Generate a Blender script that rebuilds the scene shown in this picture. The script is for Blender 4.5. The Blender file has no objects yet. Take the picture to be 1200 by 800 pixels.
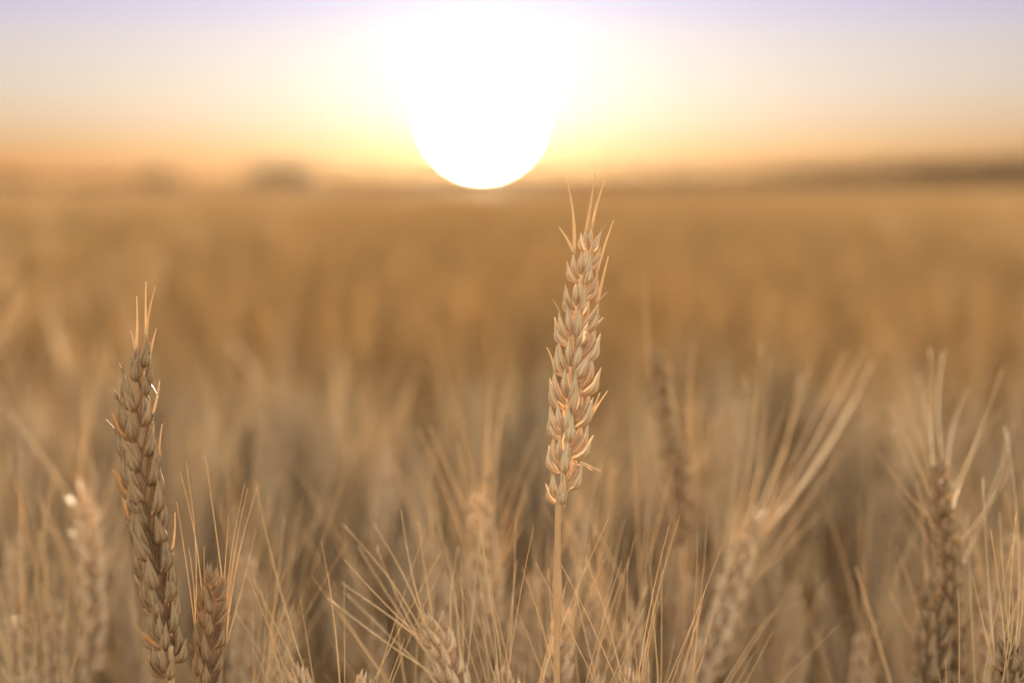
import bpy, math, random
import numpy as np
from mathutils import Vector, Matrix

random.seed(7)
RNG = np.random.default_rng(7)
SC = bpy.context.scene
COL = SC.collection
PI = math.pi

# ------------------------------------------------------------------ camera
CAM_Z = 0.95
LENS = 50.0
HORIZON = 218.0                       # pixel row of the true horizon in the 1200x800 photograph
K = 36.0 / 1200.0 / LENS              # tangent per photograph pixel
PITCH = math.atan((400 - HORIZON) * K)
FWD = Vector((0, math.cos(PITCH), -math.sin(PITCH)))
UP = Vector((0, math.sin(PITCH), math.cos(PITCH)))
CAM = Vector((0, 0, CAM_Z))
FOCUS = 0.57

def at(x, y, d):
    """a place in the field, from where it is seen and how far off it stands"""
    return CAM + d * (FWD + Vector((1, 0, 0)) * ((x - 600) * K) - UP * ((y - 400) * K))

cd = bpy.data.cameras.new('camera')
cam = bpy.data.objects.new('camera', cd)
COL.objects.link(cam)
cam.location = CAM
cam.rotation_euler = (PI / 2 - PITCH, 0, 0)
cd.lens = LENS
cd.sensor_width = 36
cd.clip_start = 0.02
cd.clip_end = 6000
cd.dof.use_dof = True
cd.dof.focus_distance = FOCUS
cd.dof.aperture_fstop = 3.2
SC.camera = cam

# ------------------------------------------------------------------ node helpers
class NT:
    def __init__(self, tree):
        self.t = tree
        tree.nodes.clear()
    def n(self, kind, **kw):
        nd = self.t.nodes.new(kind)
        for k, v in kw.items():
            if k.startswith('i_'):
                nd.inputs[k[2:].replace('_', ' ')].default_value = v
            else:
                setattr(nd, k, v)
        return nd
    def l(self, a, b):
        self.t.links.new(a, b)
    def math(self, op, a, b=None, clamp=False):
        nd = self.t.nodes.new('ShaderNodeMath')
        nd.operation = op
        nd.use_clamp = clamp
        for i, v in enumerate((a, b)):
            if v is None:
                continue
            if isinstance(v, (int, float)):
                nd.inputs[i].default_value = v
            else:
                self.l(v, nd.inputs[i])
        return nd.outputs[0]
    def mix(self, f, a, b, blend='MIX'):
        nd = self.t.nodes.new('ShaderNodeMix')
        nd.data_type = 'RGBA'
        nd.blend_type = blend
        for i, v in ((0, f), (6, a), (7, b)):
            if isinstance(v, (int, float)):
                nd.inputs[i].default_value = v
            elif isinstance(v, tuple):
                nd.inputs[i].default_value = (*v, 1) if len(v) == 3 else v
            else:
                self.l(v, nd.inputs[i])
        return nd.outputs[2]
    def ramp(self, f, stops, interp='LINEAR'):
        nd = self.t.nodes.new('ShaderNodeValToRGB')
        cr = nd.color_ramp
        cr.interpolation = interp
        while len(cr.elements) < len(stops):
            cr.elements.new(0.5)
        for e, (p, c) in zip(cr.elements, stops):
            e.position = p
            e.color = (*c, 1) if len(c) == 3 else c
        self.l(f, nd.inputs[0])
        return nd.outputs[0]

def straw_material(name, pale, dark, trans, rough, veins=0.0, vein_count=9.0, grain=60.0, spec=0.4, tint=(1.0, 0.76, 0.45), tip=None):
    m = bpy.data.materials.new(name)
    m.use_nodes = True
    t = NT(m.node_tree)
    out = t.n('ShaderNodeOutputMaterial')
    tc = t.n('ShaderNodeTexCoord')
    oi = t.n('ShaderNodeObjectInfo')
    nz = t.n('ShaderNodeTexNoise', i_Scale=grain, i_Detail=5.0, i_Roughness=0.65)
    t.l(tc.outputs['Object'], nz.inputs['Vector'])
    f = t.math('ADD', t.math('MULTIPLY', t.math('SUBTRACT', nz.outputs[0], 0.5), 1.7), 0.5, True)
    fine = t.n('ShaderNodeTexNoise', i_Scale=grain * 6.0, i_Detail=3.0)
    t.l(tc.outputs['Object'], fine.inputs['Vector'])
    f = t.math('ADD', t.math('MULTIPLY', f, 0.55), t.math('MULTIPLY', oi.outputs['Random'], 0.25), True)
    f = t.math('ADD', f, t.math('MULTIPLY', t.math('SUBTRACT', fine.outputs[0], 0.35), 0.7), True)
    col = t.mix(f, dark, pale)
    bump_src = nz.outputs[0]
    if veins:
        sep = t.n('ShaderNodeSeparateXYZ')
        t.l(tc.outputs['UV'], sep.inputs[0])
        wob = t.n('ShaderNodeTexNoise', i_Scale=3.0, i_Detail=2.0)
        t.l(tc.outputs['UV'], wob.inputs['Vector'])
        s = t.math('SINE', t.math('MULTIPLY', t.math('ADD', sep.outputs[0], t.math('MULTIPLY', wob.outputs[0], 0.10)), vein_count * 2 * PI))
        s01 = t.math('ADD', t.math('MULTIPLY', s, 0.5), 0.5)
        col = t.mix(t.math('MULTIPLY', s01, veins), col, tuple(c * 0.55 for c in dark))
        if tip:
            tf = t.ramp(sep.outputs[1], [(0.0, (0.0,) * 3), (0.55, (0.0,) * 3), (1.0, (1.0,) * 3)])
            col = t.mix(t.math('MULTIPLY', tf, 0.75), col, tip)
        bump_src = t.math('ADD', t.math('MULTIPLY', s01, 0.7), nz.outputs[0])
    bp = t.n('ShaderNodeBump', i_Strength=0.55, i_Distance=0.0006)
    t.l(bump_src, bp.inputs['Height'])
    pr = t.n('ShaderNodeBsdfPrincipled', i_Roughness=rough)
    pr.inputs['Specular IOR Level'].default_value = spec
    t.l(col, pr.inputs['Base Color'])
    t.l(bp.outputs[0], pr.inputs['Normal'])
    tr = t.n('ShaderNodeBsdfTranslucent')
    t.l(t.mix(1.0, col, tint, 'MULTIPLY'), tr.inputs['Color'])
    mx = t.n('ShaderNodeMixShader')
    mx.inputs[0].default_value = trans
    t.l(pr.outputs[0], mx.inputs[1])
    t.l(tr.outputs[0], mx.inputs[2])
    t.l(mx.outputs[0], out.inputs['Surface'])
    return m

M_HUSK = straw_material('ripe_husk', (0.80, 0.62, 0.47), (0.54, 0.36, 0.23), 0.16, 0.42, veins=0.5, vein_count=4, grain=240, spec=0.4, tint=(1.0, 0.90, 0.76), tip=(0.74, 0.58, 0.40))
M_HUSK_DULL = straw_material('weathered_husk', (0.50, 0.355, 0.24), (0.20, 0.125, 0.075), 0.10, 0.62, veins=0.5, vein_count=4, grain=240, spec=0.2, tip=(0.42, 0.29, 0.18))
M_AWN = straw_material('straw_awn', (0.78, 0.60, 0.39), (0.60, 0.43, 0.25), 0.24, 0.62, grain=90, spec=0.2)
M_STEM = straw_material('straw_stem', (0.66, 0.48, 0.31), (0.44, 0.29, 0.17), 0.2, 0.55, grain=30, spec=0.3)
M_LEAF = straw_material('dry_leaf', (0.42, 0.29, 0.17), (0.22, 0.15, 0.08), 0.3, 0.7, grain=14, spec=0.2)
M_FIELD = straw_material('ripe_crop', (0.60, 0.385, 0.19), (0.39, 0.24, 0.11), 0.18, 0.70, grain=3.5, spec=0.02)
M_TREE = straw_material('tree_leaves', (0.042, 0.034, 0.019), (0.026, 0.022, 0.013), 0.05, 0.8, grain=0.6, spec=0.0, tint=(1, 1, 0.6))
M_BARK = straw_material('bark', (0.16, 0.12, 0.09), (0.08, 0.06, 0.045), 0.0, 0.9, grain=2)

def ground_material(name, a, b, scale):
    m = bpy.data.materials.new(name)
    m.use_nodes = True
    t = NT(m.node_tree)
    out = t.n('ShaderNodeOutputMaterial')
    tc = t.n('ShaderNodeTexCoord')
    nz = t.n('ShaderNodeTexNoise', i_Scale=scale, i_Detail=9.0, i_Roughness=0.7)
    t.l(tc.outputs['Object'], nz.inputs['Vector'])
    pr = t.n('ShaderNodeBsdfPrincipled', i_Roughness=0.95)
    pr.inputs['Specular IOR Level'].default_value = 0.0
    t.l(t.ramp(nz.outputs[0], [(0.35, a), (0.65, b)]), pr.inputs['Base Color'])
    bp = t.n('ShaderNodeBump', i_Strength=0.6, i_Distance=0.03)
    t.l(nz.outputs[0], bp.inputs['Height'])
    t.l(bp.outputs[0], pr.inputs['Normal'])
    t.l(pr.outputs[0], out.inputs['Surface'])
    return m

M_SOIL = ground_material('dry_soil', (0.13, 0.095, 0.06), (0.24, 0.18, 0.11), 6.0)
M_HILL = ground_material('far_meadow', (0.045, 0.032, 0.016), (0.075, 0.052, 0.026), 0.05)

# ------------------------------------------------------------------ mesh helpers
class MB:
    def __init__(self):
        self.v, self.f, self.uv = [], [], []
    def grid(self, rings, uvs, closed=True, cap=False):
        b = len(self.v)
        n = len(rings[0])
        for r, u in zip(rings, uvs):
            self.v.extend(r)
            self.uv.extend(u)
        for i in range(len(rings) - 1):
            for j in range(n if closed else n - 1):
                k = (j + 1) % n
                self.f.append((b + i * n + j, b + i * n + k, b + (i + 1) * n + k, b + (i + 1) * n + j))
        if cap and closed:
            self.f.append(tuple(b + j for j in range(n))[::-1])
            e = b + (len(rings) - 1) * n
            self.f.append(tuple(e + j for j in range(n)))
    def tube(self, pts, radii, ns=6, cap=True):
        rings, uvs = [], []
        ref = Vector((0.31, 0.95, 0.05))
        for i, p in enumerate(pts):
            a = pts[max(0, i - 1)]
            c = pts[min(len(pts) - 1, i + 1)]
            T = (c - a).normalized()
            X = T.cross(ref)
            if X.length < 1e-4:
                X = T.cross(Vector((1, 0, 0)))
            X.normalize()
            Y = T.cross(X)
            r = radii[i] if isinstance(radii, (list, tuple)) else radii
            rings.append([p + (X * math.cos(2 * PI * j / ns) + Y * math.sin(2 * PI * j / ns)) * r for j in range(ns)])
            uvs.append([(abs(2 * j / ns - 1), i / (len(pts) - 1)) for j in range(ns)])
        self.grid(rings, uvs, True, cap)
    def ribbon(self, pts, widths, side, keel=0.15):
        rings, uvs = [], []
        for i, p in enumerate(pts):
            a = pts[max(0, i - 1)]
            c = pts[min(len(pts) - 1, i + 1)]
            T = (c - a).normalized()
            s = side[i] if isinstance(side, list) else side
            s = (s - T * s.dot(T)).normalized()
            N = T.cross(s)
            w = widths[i]
            rings.append([p - s * w, p + N * w * keel, p + s * w])
            uvs.append([(0, i / len(pts)), (.5, i / len(pts)), (1, i / len(pts))])
        self.grid(rings, uvs, False)
    def hull(self, o, Z, X, L, W, T, nr=9, ns=10, shell=False, bend=0.0, beak=0.12):
        """one grain husk: base o, long axis Z, outward face X"""
        Z = Z.normalized()
        X = (X - Z * X.dot(Z)).normalized()
        Y = Z.cross(X)
        rings, uvs = [], []
        for i in range(nr + 1):
            t = i / nr
            w = 0.34 + 0.66 * math.sin(PI / 2 * t / 0.42) if t < 0.42 else 1 - ((t - 0.42) / 0.58) ** 1.55
            if i == nr:
                w = 0.02
            z = L * (t + (beak * max(0, t - 0.8) / 0.2 * (t > 0.8)))
            off = bend * L * math.sin(PI * t) - 0.10 * L * max(0, t - 0.6)
            ring, uvr = [], []
            for j in range(ns + (1 if shell else 0)):
                a = (-0.62 * PI + 1.24 * PI * j / ns) if shell else (2 * PI * j / ns)
                c, s = math.cos(a), math.sin(a)
                kx = c * (1.0 if c > 0 else 0.4)
                if abs(a) < 0.25 or abs(a - 2 * PI) < 0.25:
                    kx *= 1.22
                ring.append(o + Z * z + X * (off + T * w * kx) + Y * (W * 0.5 * w * s))
                aa = abs(a) if a <= PI else 2 * PI - a
                uvr.append((aa / PI, t))
            rings.append(ring)
            uvs.append(uvr)
        self.grid(rings, uvs, not shell)
        return o + Z * L * (1 + beak) - X * (0.04 * L)
    def mesh(self, name, mat, origin=Vector((0, 0, 0)), smooth=True):
        me = bpy.data.meshes.new(name)
        me.from_pydata([(p[0] - origin[0], p[1] - origin[1], p[2] - origin[2]) for p in self.v], [], self.f)
        ul = me.uv_layers.new(name='UVMap')
        idx = np.empty(len(me.loops), np.int32)
        me.loops.foreach_get('vertex_index', idx)
        ul.data.foreach_set('uv', np.array(self.uv, np.float32)[idx].ravel())
        if smooth:
            me.polygons.foreach_set('use_smooth', np.ones(len(me.polygons), bool))
        me.materials.append(mat)
        return me

def link(name, data, parent=None, loc=(0, 0, 0)):
    o = bpy.data.objects.new(name, data)
    COL.objects.link(o)
    if parent:
        o.parent = parent
    o.location = loc
    return o

def tag(o, label=None, cat=None, group=None, kind=None):
    if label: o['label'] = label
    if cat: o['category'] = cat
    if group: o['group'] = group
    if kind: o['kind'] = kind
    return o

def catmull(P, n):
    """n+1 points along a smooth curve through P"""
    P = [P[0] * 2 - P[1]] + list(P) + [P[-1] * 2 - P[-2]]
    segs = len(P) - 3
    out = []
    for i in range(n + 1):
        u = i / n * segs
        k = min(int(u), segs - 1)
        t = u - k
        a, b, c, d = P[k:k + 4]
        out.append(0.5 * (2 * b + (c - a) * t + (2 * a - 5 * b + 4 * c - d) * t * t + (3 * b - a - 3 * c + d) * t ** 3))
    return out

def resample(pts, n):
    """n+1 equally spaced points of a polyline"""
    d = [0.0]
    for a, b in zip(pts, pts[1:]):
        d.append(d[-1] + (b - a).length)
    out, k = [], 0
    for i in range(n + 1):
        s = d[-1] * i / n
        while k < len(d) - 2 and d[k + 1] < s:
            k += 1
        t = (s - d[k]) / max(1e-9, d[k + 1] - d[k])
        out.append(pts[k].lerp(pts[k + 1], t))
    return out, d[-1]

# ------------------------------------------------------------------ wheat
def spikelet(mb, o, T, O, V, size, rnd, nr=9, ns=10, rough=0.0, top=False, tilt=(0.16, 0.42)):
    """glumes and florets of one spikelet; returns the tips of its florets"""
    th = rnd.uniform(*tilt)
    if top:
        th = 0.03
    Z = T * math.cos(th) + O * math.sin(th)
    X = O * math.cos(th) - T * math.sin(th)
    tips = []
    L = 0.0122 * size
    j = lambda a: rnd.uniform(-a, a)
    for k in (-1, 1):                                    # the two outer florets
        ph = k * rnd.uniform(0.22, 0.42)
        z = Z * math.cos(ph) + V * math.sin(ph) + O * j(0.10)
        x = X * math.cos(k * 0.7) + V * math.sin(k * 0.7)
        tips.append((mb.hull(o + V * k * 0.0014 * size + Z * 0.0018 * size, z, x, L * rnd.uniform(0.92, 1.06), 0.0039 * size, 0.0021 * size, nr, ns, bend=0.06, beak=0.10), z))
    z = Z + V * j(0.12)                                  # the middle floret
    tips.append((mb.hull(o + Z * 0.0042 * size + O * 0.0004, z, X, L * rnd.uniform(0.78, 0.92), 0.0034 * size, 0.0019 * size, nr, ns, bend=0.04), z))
    for k in (-1, 1):                                    # the two glumes: open shells round the base
        ph = k * rnd.uniform(0.30, 0.58)
        z = Z * math.cos(ph) + V * math.sin(ph) + O * (0.06 + j(0.14) + rough * j(0.5)) + V * rough * j(0.5)
        x = X * math.cos(k * 0.95) + V * math.sin(k * 0.95)
        mb.hull(o + V * k * 0.0019 * size + O * 0.0004 * size - Z * 0.0004, z, x, L * rnd.uniform(0.80, 0.95), 0.0043 * size, 0.0026 * size, nr, ns, shell=True, bend=0.08, beak=0.16)
    if rough and rnd.random() < rough * 0.02:                   # a torn, curled strip of chaff
        s = (V * j(1) + O * rnd.uniform(0.3, 1) + T * j(0.8)).normalized()
        p0 = o + Z * L * rnd.uniform(0.3, 0.9)
        ps = [p0 + s * 0.0016 * i + T * (0.0005 * math.sin(i * 0.9) * i * 0.5) for i in range(6)]
        mb.ribbon(ps, [0.0009, 0.0013, 0.0013, 0.0011, 0.0008, 0.0002], V + O * j(0.7), 0.4)
    for q, z in tips:
        if rnd.random() < 0.45:
            ln = rnd.uniform(0.0015, 0.0055) * size
            b = z.normalized() + O * rnd.uniform(-.1, .35) + V * j(.25)
            mb.tube([q - z.normalized() * 0.0012, q + b * ln * .4, q + (b + O * .1) * ln], [0.00042 * size, 0.0003 * size, 0.0001 * size], 5 if nr > 6 else 3, False)
    return tips

def frames(pts, phi, twist=0.0):
    fr = []
    n = len(pts) - 1
    for i, p in enumerate(pts):
        T = (pts[min(i + 1, n)] - pts[max(i - 1, 0)]).normalized()
        a = phi + twist * i / n
        ref = Vector((math.cos(a), math.sin(a), 0))
        U = (ref - T * ref.dot(T)).normalized()
        fr.append((p, T, U, T.cross(U)))
    return fr

def awn_curve(p, d, L, bend, n=7):
    d = d.normalized()
    return [p + d * (L * i / n) + bend * (L * (i / n) ** 2) for i in range(n + 1)]

def awn_mesh(pts, r0, origin, name='awn', mat=None, ns=5):
    mb = MB()
    n = len(pts) - 1
    mb.tube(pts, [r0 * (1 - 0.72 * i / n) for i in range(n + 1)], ns, True)
    return mb.mesh(name, mat or M_AWN, origin)

def leaf_mesh(p, yaw, L, w, droop, rnd, origin):
    d = Vector((math.cos(yaw), math.sin(yaw), 0))
    pts, sides, ws = [], [], []
    tw = rnd.uniform(-2.5, 2.5)
    for i in range(13):
        t = i / 12
        pts.append(p + d * (L * 0.55 * t) + Vector((0, 0, L * (0.75 * t - droop * t * t))))
        s = Vector((-d.y, d.x, 0))
        a = tw * t
        sides.append(s * math.cos(a) + Vector((0, 0, 1)) * math.sin(a) + d * 0.2)
        ws.append(w * (math.sin(PI * (0.12 + 0.86 * t)) ** 0.6) * (1 - 0.4 * t))
    mb = MB()
    mb.ribbon(pts, ws, sides, 0.25)
    return mb.mesh('leaf', M_LEAF, origin)

def build_stalk(label, ear_px, depth, group=None, foot=None, phi=0.0, twist=0.3, n=None, size=1.0, awns=(), auto=0,
                auto_len=(0.05, 0.075), auto_spread=0.30, seed=1, rough=0.0, husk=None, neck=True, hi=True, leaf=True,
                taper=0.35, awn_r=0.00030, depth_top=None, out_bias=0.0, tilt=(0.16, 0.42)):
    """one wheat stalk with each spikelet and each awn a piece of its own, standing where the photograph shows it"""
    rnd = random.Random(seed)
    husk = husk or M_HUSK
    dt = depth if depth_top is None else depth_top
    m = len(ear_px)
    P = [at(x, y, depth + (dt - depth) * i / max(1, m - 1)) for i, (x, y) in enumerate(ear_px)]
    curve = catmull(P, 40)
    base = curve[0]
    T0 = (curve[2] - curve[0]).normalized()
    if foot is None:
        fx = base.x - T0.x * 0.10 + rnd.uniform(-.02, .02)
        fy = base.y - T0.y * 0.10 + rnd.uniform(-.02, .04)
    else:
        f = at(foot[0], foot[1], depth)
        fx, fy = f.x, f.y
    root = link('wheat_stalk', None, None, (fx, fy, 0))
    tag(root, label, 'wheat', group)
    org = Vector((fx, fy, 0))
    # stem
    low = Vector((fx, fy, 0))
    h = base.z
    C = [low, Vector((fx, fy, h * 0.45)), base - T0 * 0.10 if foot is None else at(foot[0], foot[1], depth), base]
    sp = catmull(C, 46)
    mb = MB()
    rr = []
    for i, p in enumerate(sp):
        t = i / 46
        r = 0.0018 * (1 - 0.5 * t)
        if any(abs(t - q) < 0.012 for q in (0.22, 0.45, 0.68)):
            r *= 1.5
        if neck and t > 0.965:
            r *= 1.35
        rr.append(r * min(size, 1.1))
    mb.tube(sp, rr, 9)
    link('stem', mb.mesh('stem', M_STEM, org), root)
    if leaf:
        k = int(46 * rnd.uniform(0.5, 0.62))
        link('leaf', leaf_mesh(sp[k], rnd.uniform(0, 6.28), rnd.uniform(.14, .2), 0.005, rnd.uniform(.7, 1.3), rnd, org), root)
    # ear: the rachis carries the spikelets and awns
    pts, length = resample(curve, n or max(8, int(round((curve[-1] - curve[0]).length / (0.0052 * size)))))
    N = len(pts) - 1
    fr = frames(pts, phi, twist)
    mb = MB()
    zig = [p + U * (0.0007 * size * (1 if i % 2 else -1)) for i, (p, T, U, V) in enumerate(fr)]
    mb.tube([base] + zig[1:], [0.0013 * size * (1 - 0.5 * i / N) for i in range(N + 1)], 7)
    ear = link('ear', mb.mesh('ear', husk, org), root)
    tips = []
    for i, (p, T, U, V) in enumerate(fr):
        t = i / N
        s = 1 if i % 2 else -1
        sz = size * (1 - taper * max(0, (t - 0.45) / 0.55) ** 1.5) * (0.70 + 0.30 * min(1, t / 0.22)) * rnd.uniform(0.93, 1.07)
        mb = MB()
        top = i == N
        o = p + U * (s * 0.0009 * size * (0 if top else 1))
        got = spikelet(mb, o, T, U * s, V, sz, rnd, 9 if hi else 6, 10 if hi else 7, rough if t < 0.62 else rough * 0.3, top, tilt)
        link('spikelet', mb.mesh('spikelet', husk, org), ear)
        tips += [(q, z, U * s, V, T, t) for q, z in got]
    # awns the photograph shows one by one
    for a in awns:
        (x0, y0), (x1, y1) = a[0], a[1]
        dd = a[2] if len(a) > 2 else 0.0
        p0, p1 = at(x0, y0, depth + (a[3] if len(a) > 3 else 0)), at(x1, y1, depth + dd)
        tip = min(tips, key=lambda q: (q[0] - p0).length)
        if (tip[0] - p0).length < 0.012:
            p0 = tip[0] - tip[1].normalized() * 0.0015
        Lw = (p1 - p0).length
        side = Vector((rnd.uniform(-1, 1), rnd.uniform(-1, 1), 0)) * Lw * rnd.uniform(0.02, 0.05)
        q = [p0.lerp(p1, i / 8) + side * math.sin(PI * i / 8) for i in range(9)]
        link('awn', awn_mesh(q, awn_r * rnd.uniform(0.9, 1.2), org), ear)
    if auto:
        pick = rnd.sample(tips, min(auto, len(tips)))
        for q, z, O, V, T, t in pick:
            d = T + O * rnd.uniform(0.2, 1.0) * auto_spread + V * rnd.uniform(-.7, .7) * auto_spread + Vector((out_bias, 0, 0))
            Lw = rnd.uniform(*auto_len)
            bend = O * rnd.uniform(-.02, .12) + V * rnd.uniform(-.07, .07)
            link('awn', awn_mesh(awn_curve(q - z.normalized() * .0015, d, Lw, bend), awn_r * rnd.uniform(.9, 1.2), org), ear)
    return root

R = math.radians
# the sharp, tall ear right of the sun
build_stalk('tall pale wheat ear in sharp focus rising past the horizon just right of the sun',
            [(659, 590), (664, 530), (671, 465), (674, 410), (679, 365), (684, 325), (690, 295)], 0.57, foot=(653, 700), phi=R(28), twist=R(40), n=16, size=1.13, seed=11,
            rough=0.22, taper=0.46, leaf=False, awn_r=0.0007,
            awns=[((693, 262), (711, 205), 0.004), ((690, 268), (697, 203), -0.004), ((673, 287), (663, 206), 0.003), ((668, 305), (655, 266), 0.0),
                  ((706, 330), (719, 258), 0.004), ((704, 352), (713, 300), 0.0), ((703, 395), (707, 372), 0.004),
                  ((648, 436), (641, 407), 0), ((652, 400), (650, 372), 0), ((695, 478), (712, 458), 0.003), ((692, 484), (703, 460), 0), ((697, 530), (704, 552), 0)])
# the weathered ear at the left
build_stalk('tall grey-brown weathered wheat ear with rough husks, standing left of the small sharp ear',
            [(200, 792), (189, 715), (177, 640), (168, 570), (161, 515), (162, 465), (166, 428)], 0.56, foot=(203, 860), phi=R(38), twist=R(-20), n=21, size=1.3, seed=23, tilt=(0.12, 0.34),
            rough=0.75, husk=M_HUSK_DULL, taper=0.40, leaf=False, awn_r=0.0006,
            awns=[((165, 392), (171, 330), 0.002), ((169, 392), (182, 336), -0.002), ((163, 398), (160, 347), 0.004), ((176, 420), (183, 385), 0), ((156, 420), (153, 388), 0),
                  ((181, 480), (187, 445), 0), ((147, 470), (140, 445), 0), ((148, 545), (137, 522), 0),
                  ((186, 540), (190, 497), 0), ((196, 640), (205, 600), 0)])
# the small ear beside it
build_stalk('short wheat ear in focus with long thin upright awns, close beside the weathered ear',
            [(240, 880), (244, 815), (247, 745), (249, 688)], 0.585, foot=(236, 960), phi=R(20), twist=R(20), size=0.93, seed=31, rough=0.2, husk=M_HUSK_DULL, taper=0.25, awn_r=0.00026,
            awns=[((250, 690), (240, 533), 0.01), ((232, 740), (218, 540), 0.0), ((232, 705), (212, 556), 0.012), ((228, 790), (207, 588), -0.004), ((262, 730), (287, 566), 0.004),
                  ((264, 745), (303, 566), 0.012), ((268, 790), (290, 572), 0.02), ((260, 715), (268, 602), 0.0), ((233, 730), (221, 640), 0.01), ((266, 760), (276, 640), -0.012),
                  ((236, 800), (239, 640), 0.008), ((258, 770), (300, 620), .03)])
# ears cut by the lower edge
build_stalk('low bent wheat ear fanning long stiff awns to the left, below the tall pale ear',
            [(560, 880), (542, 830), (523, 775), (507, 742)], 0.60, phi=R(35), size=0.9, seed=41, rough=0.4, hi=True, awn_r=0.00033,
            awns=[((498, 752), (402, 614), 0.03), ((495, 755), (403, 655), 0.0), ((510, 745), (470, 597), 0.01), ((505, 750), (437, 612), 0.03), ((500, 760), (399, 682), 0.02), ((512, 770), (441, 640), 0.045),
                  ((510, 780), (420, 640), 0.05), ((520, 790), (384, 700), 0.02), ((500, 800), (400, 690), 0.06), ((530, 790), (490, 610), 0.03), ((530, 780), (514, 612), 0.06), ((520, 760), (537, 640), 0.03),
                  ((505, 745), (495, 705), 0), ((512, 742), (520, 715), 0), ((540, 800), (566, 600), .05), ((530, 800), (540, 655), .01)])
build_stalk('low wheat ear standing right under the stem of the tall pale ear',
            [(640, 880), (648, 820), (655, 765), (658, 728)], 0.645, phi=R(75), size=1.0, seed=43, rough=0.3,
            awns=[((650, 735), (655, 600), 0.06), ((664, 735), (700, 612), 0.02), ((662, 745), (703, 540), 0.08), ((668, 760), (722, 548), 0.10), ((646, 760), (640, 580), 0.09), ((670, 770), (711, 650), -0.04),
                  ((640, 770), (628, 690), -0.04), ((650, 745), (660, 690), -.03), ((668, 780), (683, 665), -.05), ((645, 790), (613, 560), .1)])
build_stalk('leaning blurred wheat ear with pale tip and broad fan of awns',
            [(800, 850), (826, 780), (852, 715), (872, 650), (885, 612)], 0.74, phi=R(50), size=1.12, seed=47, rough=0.35, awn_r=0.00052,
            awns=[((862, 660), (893, 402), 0.05), ((868, 650), (902, 415), 0.02), ((880, 620), (950, 428), 0.03), ((886, 625), (938, 440), 0.06), ((890, 625), (1014, 405), 0.06), ((890, 640), (990, 412), 0.04),
                  ((850, 700), (862, 470), 0.08), ((892, 650), (1000, 470), 0.08), ((840, 730), (828, 520), 0.08), ((890, 690), (985, 530), 0.02), ((880, 760), (946, 704), -0.06), ((846, 720), (875, 440), .10),
                  ((868, 640), (918, 480), -.02), ((860, 745), (925, 560), .0), ((895, 640), (1022, 425), .09), ((884, 700), (962, 600), -.02)])
build_stalk('blurred upright wheat ear at the right, tallest head of its cluster, with spread awns',
            [(1118, 860), (1115, 760), (1112, 660), (1104, 600), (1100, 560)], 0.67, phi=R(60), size=0.95, seed=53, rough=0.3, husk=M_HUSK_DULL, awn_r=0.00028,
            awns=[((1098, 548), (1090, 408), 0.05), ((1104, 548), (1106, 412), 0.09), ((1096, 560), (1060, 462), 0.03), ((1092, 580), (1040, 474), 0.04), ((1110, 570), (1136, 452), 0.06), ((1112, 590), (1176, 430), 0.04),
                  ((1115, 610), (1172, 480), 0.12), ((1090, 610), (1028, 528), 0.02), ((1095, 650), (1050, 575), 0.02), ((1118, 640), (1186, 545), 0.05), ((1100, 560), (1075, 440), .1), ((1120, 680), (1190, 490), .1),
                  ((1092, 640), (1046, 500), .06)])
build_stalk('shorter wheat ear before the upright ear at the right, cut by the lower edge',
            [(1085, 880), (1090, 810), (1092, 745), (1090, 698)], 0.665, phi=R(15), size=1.05, seed=59, rough=0.4, husk=M_HUSK_DULL,
            awns=[((1088, 705), (1075, 560), 0.03), ((1096, 710), (1100, 565), 0.04), ((1080, 740), (1050, 640), 0.02), ((1102, 740), (1135, 600), 0.04), ((1100, 730), (1118, 560), 0.06), ((1080, 760), (1040, 690), -0.01),
                  ((1104, 770), (1140, 690), -.02)])
build_stalk('wheat ear at the right edge with a tangle of sharp dark awns',
            [(1195, 900), (1188, 830), (1182, 770)], 0.585, phi=R(40), size=0.95, seed=61, rough=0.4, husk=M_HUSK_DULL, awn_r=0.00030,
            awns=[((1180, 775), (1161, 620), 0.0), ((1186, 775), (1191, 600), 0.02), ((1176, 785), (1140, 674), 0.0), ((1182, 770), (1183, 657), -0.004), ((1190, 780), (1200, 560), 0.04), ((1178, 790), (1158, 690), 0.02),
                  ((1190, 790), (1206, 640), 0.0), ((1176, 780), (1150, 735), -0.01), ((1190, 800), (1172, 600), .04), ((1180, 800), (1199, 690), -.01), ((1174, 790), (1152, 560), .05), ((1185, 780), (1178, 500), .09)])
build_stalk('stalk whose single long stiff awn points up left of the right-hand cluster',
            [(1085, 960), (1078, 900), (1068, 850)], 0.66, phi=R(10), size=0.9, seed=67, awn_r=0.0007,
            awns=[((1052, 850), (1003, 664), 0.01)], auto=3, auto_len=(0.015, 0.03))
# blurred ears farther back
build_stalk('very blurred knobbly wheat ear in the left haze, left of the weathered ear',
            [(105, 800), (108, 720), (106, 640), (98, 590)], 0.78, phi=R(20), size=1.25, seed=71, rough=0.4, hi=False, awn_r=0.0005, auto=16, auto_spread=0.4)
build_stalk('blurred pale wheat ear standing behind and right of the short sharp ear',
            [(280, 850), (286, 780), (291, 720), (290, 668)], 0.78, phi=R(60), size=1.05, seed=73, hi=False, awn_r=0.0005, auto=14, auto_spread=0.45, out_bias=0.15)
build_stalk('blurred reddish wheat ear seen between the bent ear and the tall pale ear',
            [(572, 770), (570, 710), (566, 650), (561, 596)], 0.74, phi=R(40), size=1.1, seed=79, hi=False, awn_r=0.0005, auto=15, auto_spread=0.35)
build_stalk('blurred pale wheat ear tip left of the reddish blurred ear',
            [(520, 760), (516, 720), (511, 685), (507, 652)], 0.84, phi=R(70), size=1.15, seed=83, hi=False, awn_r=0.0005, auto=13, auto_spread=0.35)
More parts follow.
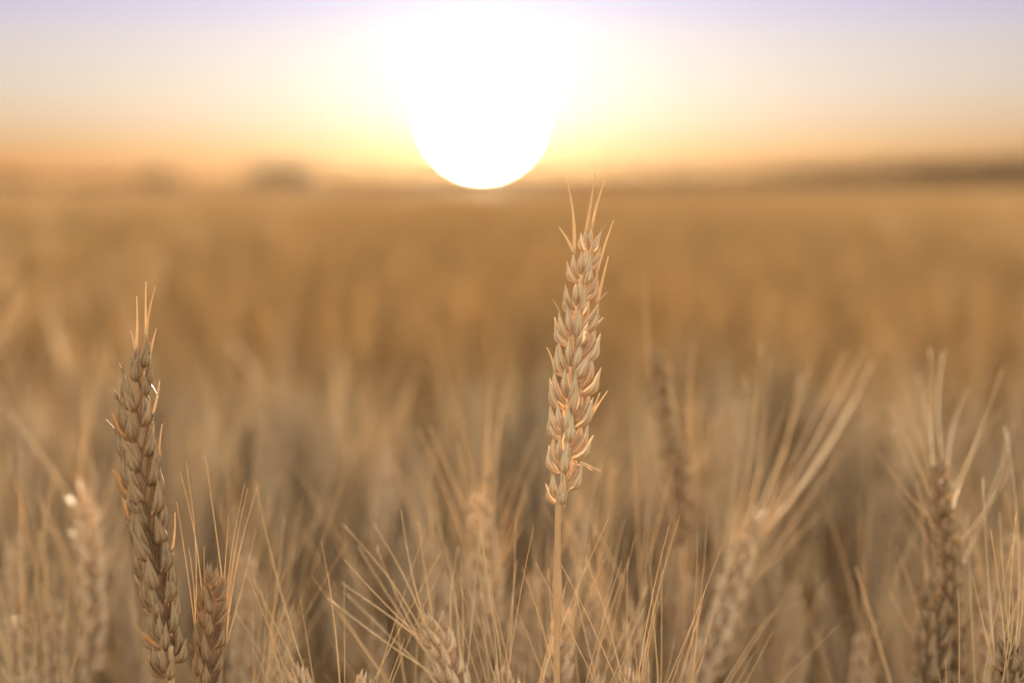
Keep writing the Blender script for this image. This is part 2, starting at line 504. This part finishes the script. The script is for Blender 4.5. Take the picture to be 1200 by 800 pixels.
build_stalk('tall dark blurred wheat ear standing right of the tall pale ear',
            [(800, 640), (797, 580), (788, 515), (778, 462), (770, 428)], 0.78, foot=(800, 720), phi=R(60), size=1.15, seed=89, hi=False, husk=M_HUSK_DULL, awn_r=0.0005, auto=9, auto_spread=0.22, auto_len=(.03, .06))
build_stalk('blurred nodding wheat ear over the awns of the leaning ear',
            [(945, 640), (955, 590), (966, 535), (978, 480)], 1.0, phi=R(30), size=1.2, seed=97, husk=M_HUSK_DULL, hi=False, awn_r=0.0005, auto=12, auto_spread=0.3, out_bias=0.2)
build_stalk('faint blurred wheat ear standing between the short sharp ear and the bent ear',
            [(440, 660), (446, 610), (450, 560), (452, 540)], 0.98, phi=R(30), size=1.2, seed=101, hi=False, awn_r=0.0005, auto=14, auto_spread=0.4)
build_stalk('blurred awns of a tall stalk entering at the left edge',
            [(-40, 560), (-34, 500), (-30, 450), (-26, 410)], 0.95, phi=R(30), size=1.1, seed=103, hi=False, awn_r=0.0005,
            awns=[((-26, 412), (18, 300), 0.02), ((-24, 430), (24, 370), 0.04), ((-26, 420), (-2, 310), 0.05)], auto=6)

# the awn fans of low ears along the lower edge
LOW = [(352, 850, .60, 3), (425, 860, .585, 5), (590, 850, .60, 7), (606, 870, .575, 9), (700, 860, .62, 11), (735, 850, .58, 13), (768, 870, .595, 17), (815, 880, .61, 19),
       (300, 870, .62, 21), (20, 860, .66, 23), (70, 880, .64, 27), (468, 880, .63, 29), (1140, 880, .60, 31), (670, 890, .59, 33)]
for i, (x, y, d, s) in enumerate(LOW):
    lean = (-14, 6, -4, 4, 8, -6, 8, 16, 8, -10, 6, -18, 8, 2)[i]
    build_stalk('low wheat stalk of which only thin awn tips stand above the lower edge', [(x - lean * 2, y + 120), (x - lean, y + 35), (x, y - 50)], d,
                group='low wheat stalks along the lower edge', phi=R(s * 37), size=0.9, seed=200 + s, hi=False, auto=10, auto_len=(0.045, 0.09), auto_spread=0.36, awn_r=0.00026, out_bias=lean * .012)

MID = [(515, 735, .70), (605, 745, .74), (628, 690, .78), (700, 705, .72), (742, 720, .70), (806, 690, .80), (335, 730, .72), (62, 720, .72), (22, 740, .70), (1160, 700, .72),
       (1010, 760, .74), (930, 700, .86), (180, 760, .74), (440, 740, .78), (1188, 640, .78), (675, 680, .82), (860, 660, .9), (560, 660, .9), (140, 650, .88), (20, 640, .85)]
for i, (x, y, d) in enumerate(MID):
    lean = random.Random(i).uniform(-14, 16)
    build_stalk('low softly blurred wheat stalk whose awn fan rises just behind the sharp front awns', [(x - lean * 2, y + 175), (x - lean, y + 90), (x, y)], d,
                group='softly blurred stalks behind the front awns', phi=i * 0.7, size=0.95, seed=400 + i, hi=False, auto=13, auto_len=(0.05, 0.10), auto_spread=0.34, awn_r=0.00036, out_bias=lean * .012)

# ------------------------------------------------------------------ stalks that share a few growth forms
def stalk_form(seed, awn_parts):
    """returns the meshes of one growth form: stem, leaf, ear, awns; foot at the origin, ear top at z = 1"""
    rnd = random.Random(seed)
    lean = Vector((rnd.uniform(-.05, .05), rnd.uniform(-.05, .05), 0))
    earL = rnd.uniform(0.07, 0.10)
    nod = Vector((rnd.uniform(-1, 1), rnd.uniform(-1, 1), 0)).normalized() * rnd.uniform(0.004, 0.03)
    H = 0.80
    P = [Vector((0, 0, 0)), lean * .3 + Vector((0, 0, H * .4)), lean * .8 + Vector((0, 0, H - earL - .06)), lean + Vector((0, 0, H - earL)), lean + nod + Vector((0, 0, H))]
    c = catmull(P, 60)
    k = 45
    O = Vector((0, 0, 0))
    mb = MB()
    mb.tube(c[:k + 1], [0.002 * (1 - .4 * i / k) for i in range(k + 1)], 5)
    stem = mb.mesh('stem', M_STEM, O)
    leaves = [leaf_mesh(c[q], rnd.uniform(0, 6.28), rnd.uniform(.13, .22), 0.0055, rnd.uniform(.8, 1.5), rnd, O) for q in (22, 31)]
    pts, _ = resample(c[k:], 15)
    fr = frames(pts, rnd.uniform(0, 3), rnd.uniform(-.6, .6))
    mb = MB()
    mb.tube(pts, 0.001, 5)
    tips = []
    for i, (p, T, U, V) in enumerate(fr):
        s = 1 if i % 2 else -1
        sz = 1.1 * (1 - .35 * max(0, (i / 15 - .45) / .55) ** 1.5)
        got = spikelet(mb, p + U * (s * .0014), T, U * s, V, sz, rnd, 5, 6, 0.1, i == 15)
        tips += [(q, z, U * s, V, T) for q, z in got]
    husk = M_HUSK if rnd.random() < .6 else M_HUSK_DULL
    ear = mb.mesh('ear', husk, O)
    aw = []
    mb = MB()
    for q, z, Od, V, T in rnd.sample(tips, 18):
        d = T + Od * rnd.uniform(.05, .36) + V * rnd.uniform(-.25, .25)
        cv = awn_curve(q - z.normalized() * .0015, d, rnd.uniform(.055, .10), Od * rnd.uniform(-.02, .1) + V * rnd.uniform(-.06, .06), 4)
        if awn_parts:
            aw.append(awn_mesh(cv, .0005, O, ns=4))
        else:
            mb.tube(cv, [.0005 * (1 - .7 * i / 4) for i in range(5)], 3, False)
    if not awn_parts:
        aw.append(mb.mesh('beard', M_AWN, O))
    return stem, leaves, ear, aw

def stalk_from(form, awn_name, label, group):
    stem, leaves, ear, aw = form
    r = link('wheat_stalk', None)
    tag(r, label, 'wheat', group)
    link('stem', stem, r)
    for l in leaves:
        link('leaf', l, r)
    e = link('ear', ear, r)
    for a in aw:
        link(awn_name, a, e)
    return r

def copy_tree(o, parent=None):
    c = o.copy()
    COL.objects.link(c)
    c.parent = parent
    for ch in list(o.children):
        copy_tree(ch, c)
    return c

LAB_NEAR = 'blurred bearded wheat stalk in the crowd just behind the sharp ears'
LAB_FAR = 'strongly blurred wheat stalk in the golden crowd before the open field'
near_proto = [stalk_from(stalk_form(500 + i, True), 'awn', LAB_NEAR, 'blurred wheat stalks just behind the sharp ears') for i in range(8)]
far_proto = [stalk_from(stalk_form(600 + i, False), 'beard', LAB_FAR, 'blurred wheat stalks before the open field') for i in range(8)]
used = set()
rnd = random.Random(99)
def project(p):
    q = p - CAM
    d = q.dot(FWD)
    return 600 + q.x / d / K, 400 - q.dot(UP) / d / K, d
def scatter(protos, n, y0, y1, ztop):
    done = tries = 0
    while done < n and tries < 20000:
        tries += 1
        y = math.sqrt(rnd.uniform(y0 * y0, y1 * y1))
        x = rnd.uniform(-.43, .43) * y
        h = ztop(y)
        px, py, d = project(Vector((x, y, h)))
        if px < -60 or px > 1260 or py > 860:
            continue
        i = rnd.randrange(len(protos))
        if (id(protos), i) in used:
            o = copy_tree(protos[i])
        else:
            o = protos[i]
            used.add((id(protos), i))
        o.location = (x, y, 0)
        o.rotation_euler = (rnd.gauss(0, .05), rnd.gauss(0, .07), rnd.uniform(0, 6.28))
        s = h / 0.80
        o.scale = (1, 1, s)
        done += 1
scatter(near_proto, 80, 0.72, 1.06, lambda y: rnd.gauss(0.735 - (0.10 if y < .95 else 0.02), 0.022))
scatter(far_proto, 165, 1.06, 1.55, lambda y: rnd.gauss(0.718, 0.022))

# ------------------------------------------------------------------ the rest of the crop, one mass
def tri_mesh(name, parts, mat):
    V = np.concatenate([p[0] for p in parts])
    offs = np.cumsum([0] + [len(p[0]) for p in parts[:-1]])
    F = np.concatenate([p[1] + o for p, o in zip(parts, offs)])
    me = bpy.data.meshes.new(name)
    me.vertices.add(len(V))
    me.vertices.foreach_set('co', V.astype(np.float32).ravel())
    me.loops.add(F.size)
    me.loops.foreach_set('vertex_index', F.astype(np.int32).ravel())
    me.polygons.add(len(F))
    me.polygons.foreach_set('loop_start', np.arange(0, F.size, 3, dtype=np.int32))
    me.polygons.foreach_set('loop_total', np.full(len(F), 3, np.int32))
    me.update(calc_edges=True)
    me.materials.append(mat)
    return me

def template(seed, awns, detail):
    """triangles of one simple stalk, foot at origin, top of the ear at z = 0.8"""
    r = random.Random(seed)
    mb = MB()
    lean = Vector((r.uniform(-.06, .06), r.uniform(-.06, .06), 0))
    c = [Vector((0, 0, 0)), lean * .4 + Vector((0, 0, .4)), lean + Vector((0, 0, .71))]
    mb.tube(c, [.002, .0018, .0013], 3, False)
    nod = Vector((r.uniform(-.03, .03), r.uniform(-.03, .03), 0))
    ed = Vector((0, 0, .09)) + nod
    b = c[-1]
    if detail:
        for i in range(12):
            s = 1 if i % 2 else -1
            p = b + ed * (i / 12)
            mb.hull(p, ed.normalized() + Vector((s * .35, 0, 0)), Vector((s, 0, 0)), .013, .010, .0035, 3, 4)
    else:
        mb.tube([b, b + ed * .3, b + ed * .7, b + ed], [.002, .007, .006, .001], 5, False)
    for i in range(awns):
        p = b + ed * r.uniform(.4, 1)
        d = (ed.normalized() + Vector((r.uniform(-.35, .35), r.uniform(-.35, .35), 0))) * r.uniform(.045, .08)
        mb.tube([p, p + d], [.0006, .0002], 3, False)
    for q in (.35, .6):
        a = r.uniform(0, 6.28)
        d = Vector((math.cos(a), math.sin(a), 0))
        p = lean * q + Vector((0, 0, q))
        L = r.uniform(.12, .2)
        mb.ribbon([p, p + d * L * .4 + Vector((0, 0, L * .4)), p + d * L * .75 + Vector((0, 0, L * .25)), p + d * L * .9 - Vector((0, 0, L * .2))], [.004, .006, .005, .001], Vector((-d.y, d.x, .2)), .2)
    tri = []
    for f in mb.f:
        tri.append((f[0], f[1], f[2]))
        if len(f) == 4:
            tri.append((f[0], f[2], f[3]))
    return np.array([tuple(v) for v in mb.v]), np.array(tri)

def spread(tmpls, xy, hs, wide=1.0):
    parts = []
    which = RNG.integers(0, len(tmpls), len(xy))
    for k, (tv, tf) in enumerate(tmpls):
        sel = np.where(which == k)[0]
        m = len(sel)
        if not m:
            continue
        a = RNG.uniform(0, 2 * PI, m)
        ca, sa = np.cos(a), np.sin(a)
        w = wide if np.isscalar(wide) else wide[sel]
        X = (tv[None, :, 0] * ca[:, None] - tv[None, :, 1] * sa[:, None]) * np.reshape(w, (-1, 1)) + xy[sel, 0][:, None]
        Y = (tv[None, :, 0] * sa[:, None] + tv[None, :, 1] * ca[:, None]) * np.reshape(w, (-1, 1)) + xy[sel, 1][:, None]
        Z = tv[None, :, 2] * (hs[sel] / 0.8)[:, None]
        V = np.stack([X, Y, Z], -1).reshape(-1, 3)
        F = (tf[None] + (np.arange(m) * len(tv))[:, None, None]).reshape(-1, 3)
        parts.append((V, F))
    return parts

def wedge(n, y0, y1, half=0.5, pad=0.6):
    """evenly jittered places between two distances"""
    area = half * (y1 * y1 - y0 * y0) + 2 * pad * (y1 - y0)
    c = math.sqrt(area / n)
    gx, gy = np.meshgrid(np.arange(-half * y1 - pad, half * y1 + pad, c), np.arange(y0, y1, c))
    x = (gx + RNG.uniform(-.5, .5, gx.shape) * c * 1.3).ravel()
    y = (gy + RNG.uniform(-.5, .5, gy.shape) * c * 1.3).ravel()
    k = (np.abs(x) < half * y + pad) & (y > y0 - .02)
    return np.stack([x[k], y[k]], -1)

def canopy_height(x, y):
    return 0.725 + 0.115 * np.clip((y - 2.5) / 10.0, 0, 1) + 0.018 * np.sin(x * 2.3 + y * .7) + 0.02 * np.sin(y * 1.15 + 1 + x * .4) + 0.03 * np.sin(x * .31 + 2) * np.sin(y * .23)

parts = []
T_HI = [template(900 + i, 9, True) for i in range(8)]
T_LO = [template(930 + i, 5, False) for i in range(8)]
xy = wedge(5200, 1.5, 4.0)
parts += spread(T_HI, xy, canopy_height(xy[:, 0], xy[:, 1]) + RNG.normal(0, .028, len(xy)), 1.0)
xy = wedge(9000, 4.0, 12.0)
parts += spread(T_LO, xy, canopy_height(xy[:, 0], xy[:, 1]) + RNG.normal(-.025, .055, len(xy)), 1.5)
xy = wedge(9000, 12.0, 40.0)
parts += spread(T_LO, xy, canopy_height(xy[:, 0], xy[:, 1]) + RNG.normal(0, .065, len(xy)) - .04, 2.2)
xy = wedge(8000, 40.0, 150.0)
parts += spread(T_LO, xy, canopy_height(xy[:, 0], xy[:, 1]) + RNG.normal(0, .06, len(xy)) - .05, 3.5)
# stalks beside and just behind the place the photograph was taken from, and under the near ears
xy = np.stack([RNG.uniform(-1.6, 1.6, 700), RNG.uniform(0.1, 1.5, 700)], -1)
xy = xy[np.abs(xy[:, 0]) > 0.43 * xy[:, 1] + 0.10]
parts += spread(T_HI, xy, 0.72 + RNG.normal(0, .03, len(xy)), 1.0)
# closed top of the crop farther out
def sheet(ys, halfs, nx):
    V, F = [], []
    for y, hw in zip(ys, halfs):
        x = np.linspace(-hw, hw, nx) + RNG.uniform(-.3, .3, nx) * (hw / nx)
        yy = y + RNG.uniform(-.3, .3, nx) * 0.04 * y
        z = canopy_height(x, yy) - 0.10 + 0.05 * min(1, max(0, (y - 12) / 30)) + RNG.normal(0, .035 + .03 * min(1, y / 45), nx) - .06 * min(1, y / 45)
        V.append(np.stack([x, yy, z], -1))
    V = np.concatenate(V)
    for i in range(len(ys) - 1):
        a = np.arange(nx - 1) + i * nx
        F.append(np.stack([a, a + 1, a + nx + 1], -1))
        F.append(np.stack([a, a + nx + 1, a + nx], -1))
    return V, np.concatenate(F)
ys = 7.0 * (330.0 / 7.0) ** np.linspace(0, 1, 170)
parts.append(sheet(ys, ys * .75 + 3, 320))
crop = link('wheat_field', tri_mesh('wheat_field', parts, M_FIELD))
tag(crop, 'dense golden mass of ripe wheat filling the field to the horizon', kind='stuff')

# ------------------------------------------------------------------ ground and far rise
g = MB()
S = 1500
g.v = [Vector((-S, -S, 0)), Vector((S, -S, 0)), Vector((S, S, 0)), Vector((-S, S, 0))]
g.uv = [(0, 0), (1, 0), (1, 1), (0, 1)]
g.f = [(0, 1, 2, 3)]
tag(link('ground', g.mesh('ground', M_SOIL, smooth=False)), 'dry brown soil under the wheat', kind='structure')

RIDGE = [(-900, 16), (-300, 12), (0, 6), (60, 3), (150, 4), (270, 1), (400, 8), (520, 11), (700, 11), (790, 14), (850, 13), (950, 19), (1060, 25), (1200, 31), (1500, 38), (2100, 30)]
HD = 330.0
RIDGE = [(p, max(5.0, h + 5)) for p, h in RIDGE]
def ridge_h(px):
    for (a, ha), (b, hb) in zip(RIDGE, RIDGE[1:]):
        if a <= px <= b:
            t = (px - a) / (b - a)
            t = t * t * (3 - 2 * t)
            return (ha + (hb - ha) * t) * K * HD + CAM_Z
    return CAM_Z
mb = MB()
rings, uvs = [], []
for i in range(9):
    t = i / 8
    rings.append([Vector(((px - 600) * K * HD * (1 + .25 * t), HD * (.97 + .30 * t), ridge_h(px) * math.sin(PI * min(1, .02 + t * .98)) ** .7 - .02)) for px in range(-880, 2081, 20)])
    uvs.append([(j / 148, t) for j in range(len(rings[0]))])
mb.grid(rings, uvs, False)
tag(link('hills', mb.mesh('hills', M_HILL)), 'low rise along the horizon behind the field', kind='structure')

# trees on the rise
def leafy(mb, c, rx, rz, n, s, r):
    for _ in range(n):
        while True:
            p = Vector((r.uniform(-1, 1), r.uniform(-1, 1), r.uniform(-1, 1)))
            if .35 < p.length < 1:
                break
        lump = 0.82 + 0.18 * math.sin(p.x * 7 + c.x) * math.sin(p.z * 6 + p.y * 5)
        q = c + Vector((p.x * rx * lump, p.y * rx * lump, p.z * rz * lump))
        a = Vector((r.gauss(0, 1), r.gauss(0, 1), r.gauss(0, 1))).normalized()
        b = a.cross(Vector((r.gauss(0, 1), r.gauss(0, 1), r.gauss(0, 1)))).normalized()
        k = len(mb.v)
        w = s * r.uniform(.6, 1.3)
        mb.v += [q - a * w, q + b * w * .5, q + a * w, q - b * w * .5]
        mb.uv += [(0, 0), (1, 0), (1, 1), (0, 1)]
        mb.f.append((k, k + 1, k + 2, k + 3))

def tree(label, px, row, half_w, group=None, seed=0, d=HD):
    r = random.Random(seed)
    x = (px - 600) * K * d
    top = (HORIZON - row) * K * d + CAM_Z
    g0 = 0.0
    h = top - g0
    rx = half_w * K * d
    root = link('tree', None, None, (x, d, g0))
    tag(root, label, 'tree', group)
    mb = MB()
    mb.tube([Vector((0, 0, 0)), Vector((.1, 0, h * .3)), Vector((0, .1, h * .7))], [h * .05, h * .035, h * .012], 8)
    for k in range(5):
        a = r.uniform(0, 6.28)
        mb.tube([Vector((0, 0, h * (.22 + .06 * k))), Vector((math.cos(a) * rx * .35, math.sin(a) * rx * .35, h * (.45 + .06 * k))), Vector((math.cos(a) * rx * .7, math.sin(a) * rx * .7, h * (.5 + .06 * k)))], [h * .02, h * .012, h * .004], 5)
    link('trunk', mb.mesh('trunk', M_BARK), root)
    mb = MB()
    for k in range(9):
        a, q = r.uniform(0, 6.28), r.uniform(.15, .62)
        cz = h * (.34 + .34 * (1 - q)) + r.uniform(-.10, .05) * h
        rr = rx * (.62 - .25 * q)
        leafy(mb, Vector((math.cos(a) * rx * q, math.sin(a) * rx * q, cz)), rr, min(rr, (h - cz) * 1.0), 420, h * .045, r)
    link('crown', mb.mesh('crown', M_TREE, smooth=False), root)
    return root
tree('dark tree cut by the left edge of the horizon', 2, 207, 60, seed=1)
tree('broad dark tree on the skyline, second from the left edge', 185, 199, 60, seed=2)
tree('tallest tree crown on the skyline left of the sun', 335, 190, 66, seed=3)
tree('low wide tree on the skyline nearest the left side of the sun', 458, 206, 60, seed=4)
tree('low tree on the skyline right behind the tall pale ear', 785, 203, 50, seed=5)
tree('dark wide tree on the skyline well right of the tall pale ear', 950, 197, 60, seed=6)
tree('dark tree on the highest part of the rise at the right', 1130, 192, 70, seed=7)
mb = MB()
r = random.Random(5)
for k in range(150):
    px = r.uniform(-700, 1900)
    hh = max(3.2, ridge_h(px) + r.uniform(0, 1.2))
    leafy(mb, Vector(((px - 600) * K * HD * 1.02, HD * 1.02 + r.uniform(-3, 6), hh * .55)), r.uniform(2.5, 5), hh * .5, 90, .35, r)
tag(link('hedgerow', mb.mesh('hedgerow', M_TREE, smooth=False)), 'dark far-off scrub running along the foot of the rise', kind='stuff')

# ------------------------------------------------------------------ sky, sun, air
SUN_PX, SUN_ROW = 565, 138
sd = (at(SUN_PX, SUN_ROW, 1.0) - CAM).normalized()
SUN_EL = math.asin(sd.z)
SUN_AZ = math.atan2(sd.x, sd.y)
EV = 3.8
SKY = 0.15
U = 1.0 / (SKY * 2 ** EV)              # sky radiance that renders as display-linear 1
w = bpy.data.worlds.new('World')
SC.world = w
w.use_nodes = True
t = NT(w.node_tree)
out = t.n('ShaderNodeOutputWorld')
bg = t.n('ShaderNodeBackground')
bg.inputs['Strength'].default_value = SKY
sky = t.n('ShaderNodeTexSky')
sky.sky_type = 'NISHITA'
sky.sun_disc = False
sky.sun_elevation = SUN_EL
sky.sun_rotation = SUN_AZ
sky.air_density = 1.0
sky.dust_density = 1.5
sky.ozone_density = 1.5
tc = t.n('ShaderNodeTexCoord')
sep = t.n('ShaderNodeSeparateXYZ')
t.l(tc.outputs['Generated'], sep.inputs[0])
el = t.math('ARCSINE', sep.outputs[2])
el01 = t.math('MULTIPLY', el, 1 / R(20.0), True)
vals = [(0.0, (.40, .15, .04)), (.05, (.47, .21, .07)), (.11, (.50, .32, .17)), (.19, (.51, .41, .32)), (.28, (.48, .42, .42)), (.38, (.36, .34, .53)), (1.0, (.28, .31, .62))]
band = t.ramp(el01, vals)
band = t.mix(1.0, band, (1.2 * U, 1.2 * U, 1.2 * U), 'MULTIPLY')
f = t.ramp(el01, [(0, (1, 1, 1)), (.6, (1, 1, 1)), (1.0, (.0, .0, .0))])
dot0 = t.n('ShaderNodeVectorMath', operation='DOT_PRODUCT')
t.l(tc.outputs['Generated'], dot0.inputs[0])
dot0.inputs[1].default_value = Vector((sd.x, sd.y, 0)).normalized()
mr = t.n('ShaderNodeMapRange', interpolation_type='SMOOTHSTEP')
t.l(dot0.outputs['Value'], mr.inputs[0])
mr.inputs[1].default_value = 0.25
mr.inputs[2].default_value = 0.80
f = t.math('MULTIPLY', f, mr.outputs[0])
base = t.mix(f, t.mix(1.0, sky.outputs[0], (1.22, .82, .555), 'MULTIPLY'), band)
dot = t.n('ShaderNodeVectorMath', operation='DOT_PRODUCT')
t.l(tc.outputs['Generated'], dot.inputs[0])
dot.inputs[1].default_value = sd
ang = t.math('ARCCOSINE', t.math('MINIMUM', dot.outputs['Value'], 0.9999999))
warm = t.ramp(el01, [(0.0, (1, .52, .16)), (.05, (1, .64, .27)), (.10, (1, .87, .62)), (.15, (1, .95, .84)), (.40, (.78, .76, .75))])
def glow(width, amp, colr):
    q = t.math('MULTIPLY', ang, 1 / R(width))
    e = t.math('MULTIPLY', t.math('EXPONENT', t.math('MULTIPLY', t.math('MULTIPLY', q, q), -1.0)), amp)
    return t.mix(1.0, t.mix(1.0, e, colr, 'MULTIPLY'), warm, 'MULTIPLY')
acc = t.mix(1.0, base, glow(19.0, .46 * U, (1.0, .97, .93)), 'ADD')
acc = t.mix(1.0, acc, glow(6.5, .26 * U, (1.0, .95, .85)), 'ADD')
acc = t.mix(1.0, acc, glow(3.4, .40 * U, (1.0, .97, .90)), 'ADD')
disc = t.math('MULTIPLY', t.math('LESS_THAN', ang, 61 * K), 70.0 * U)
acc = t.mix(1.0, acc, t.mix(1.0, disc, (1.0, .84, .58), 'MULTIPLY'), 'ADD')
t.l(acc, bg.inputs['Color'])
t.l(bg.outputs[0], out.inputs['Surface'])

ld = bpy.data.lights.new('sun', 'SUN')
ld.energy = 2.0
ld.angle = R(0.6)
ld.color = (1.0, 0.77, 0.50)
sun = link('sun', ld, None, (0, 60, 60))
sun.rotation_euler = (-sd).to_track_quat('-Z', 'Y').to_euler()

hz = MB()
x0, x1, y0, y1, z0, z1 = -700, 700, -60, 480, -1.0, 11.0
hz.v = [Vector(p) for p in ((x0, y0, z0), (x1, y0, z0), (x1, y1, z0), (x0, y1, z0), (x0, y0, z1), (x1, y0, z1), (x1, y1, z1), (x0, y1, z1))]
hz.uv = [(0, 0)] * 8
hz.f = [(3, 2, 1, 0), (4, 5, 6, 7), (0, 1, 5, 4), (1, 2, 6, 5), (2, 3, 7, 6), (3, 0, 4, 7)]
mh = bpy.data.materials.new('haze')
mh.use_nodes = True
t = NT(mh.node_tree)
out = t.n('ShaderNodeOutputMaterial')
pv = t.n('ShaderNodeVolumePrincipled')
pv.inputs['Color'].default_value = (1.0, 0.84, 0.60, 1)
pv.inputs['Density'].default_value = 0.00001
pv.inputs['Anisotropy'].default_value = 0.8
t.l(pv.outputs[0], out.inputs['Volume'])
tag(link('haze', hz.mesh('haze', mh, smooth=False)), 'warm evening haze over the field', kind='stuff')

# ------------------------------------------------------------------ render settings
SC.render.engine = 'CYCLES'
SC.view_settings.view_transform = 'Standard'
SC.view_settings.look = 'None'
SC.view_settings.gamma = 1.0
SC.view_settings.use_curve_mapping = False
SC.view_settings.exposure = EV
cy = SC.cycles
cy.use_denoising = True
cy.max_bounces = 8
cy.diffuse_bounces = 3
cy.glossy_bounces = 2
cy.transmission_bounces = 4
cy.volume_bounces = 0
cy.sample_clamp_indirect = 6.0
cy.use_adaptive_sampling = False
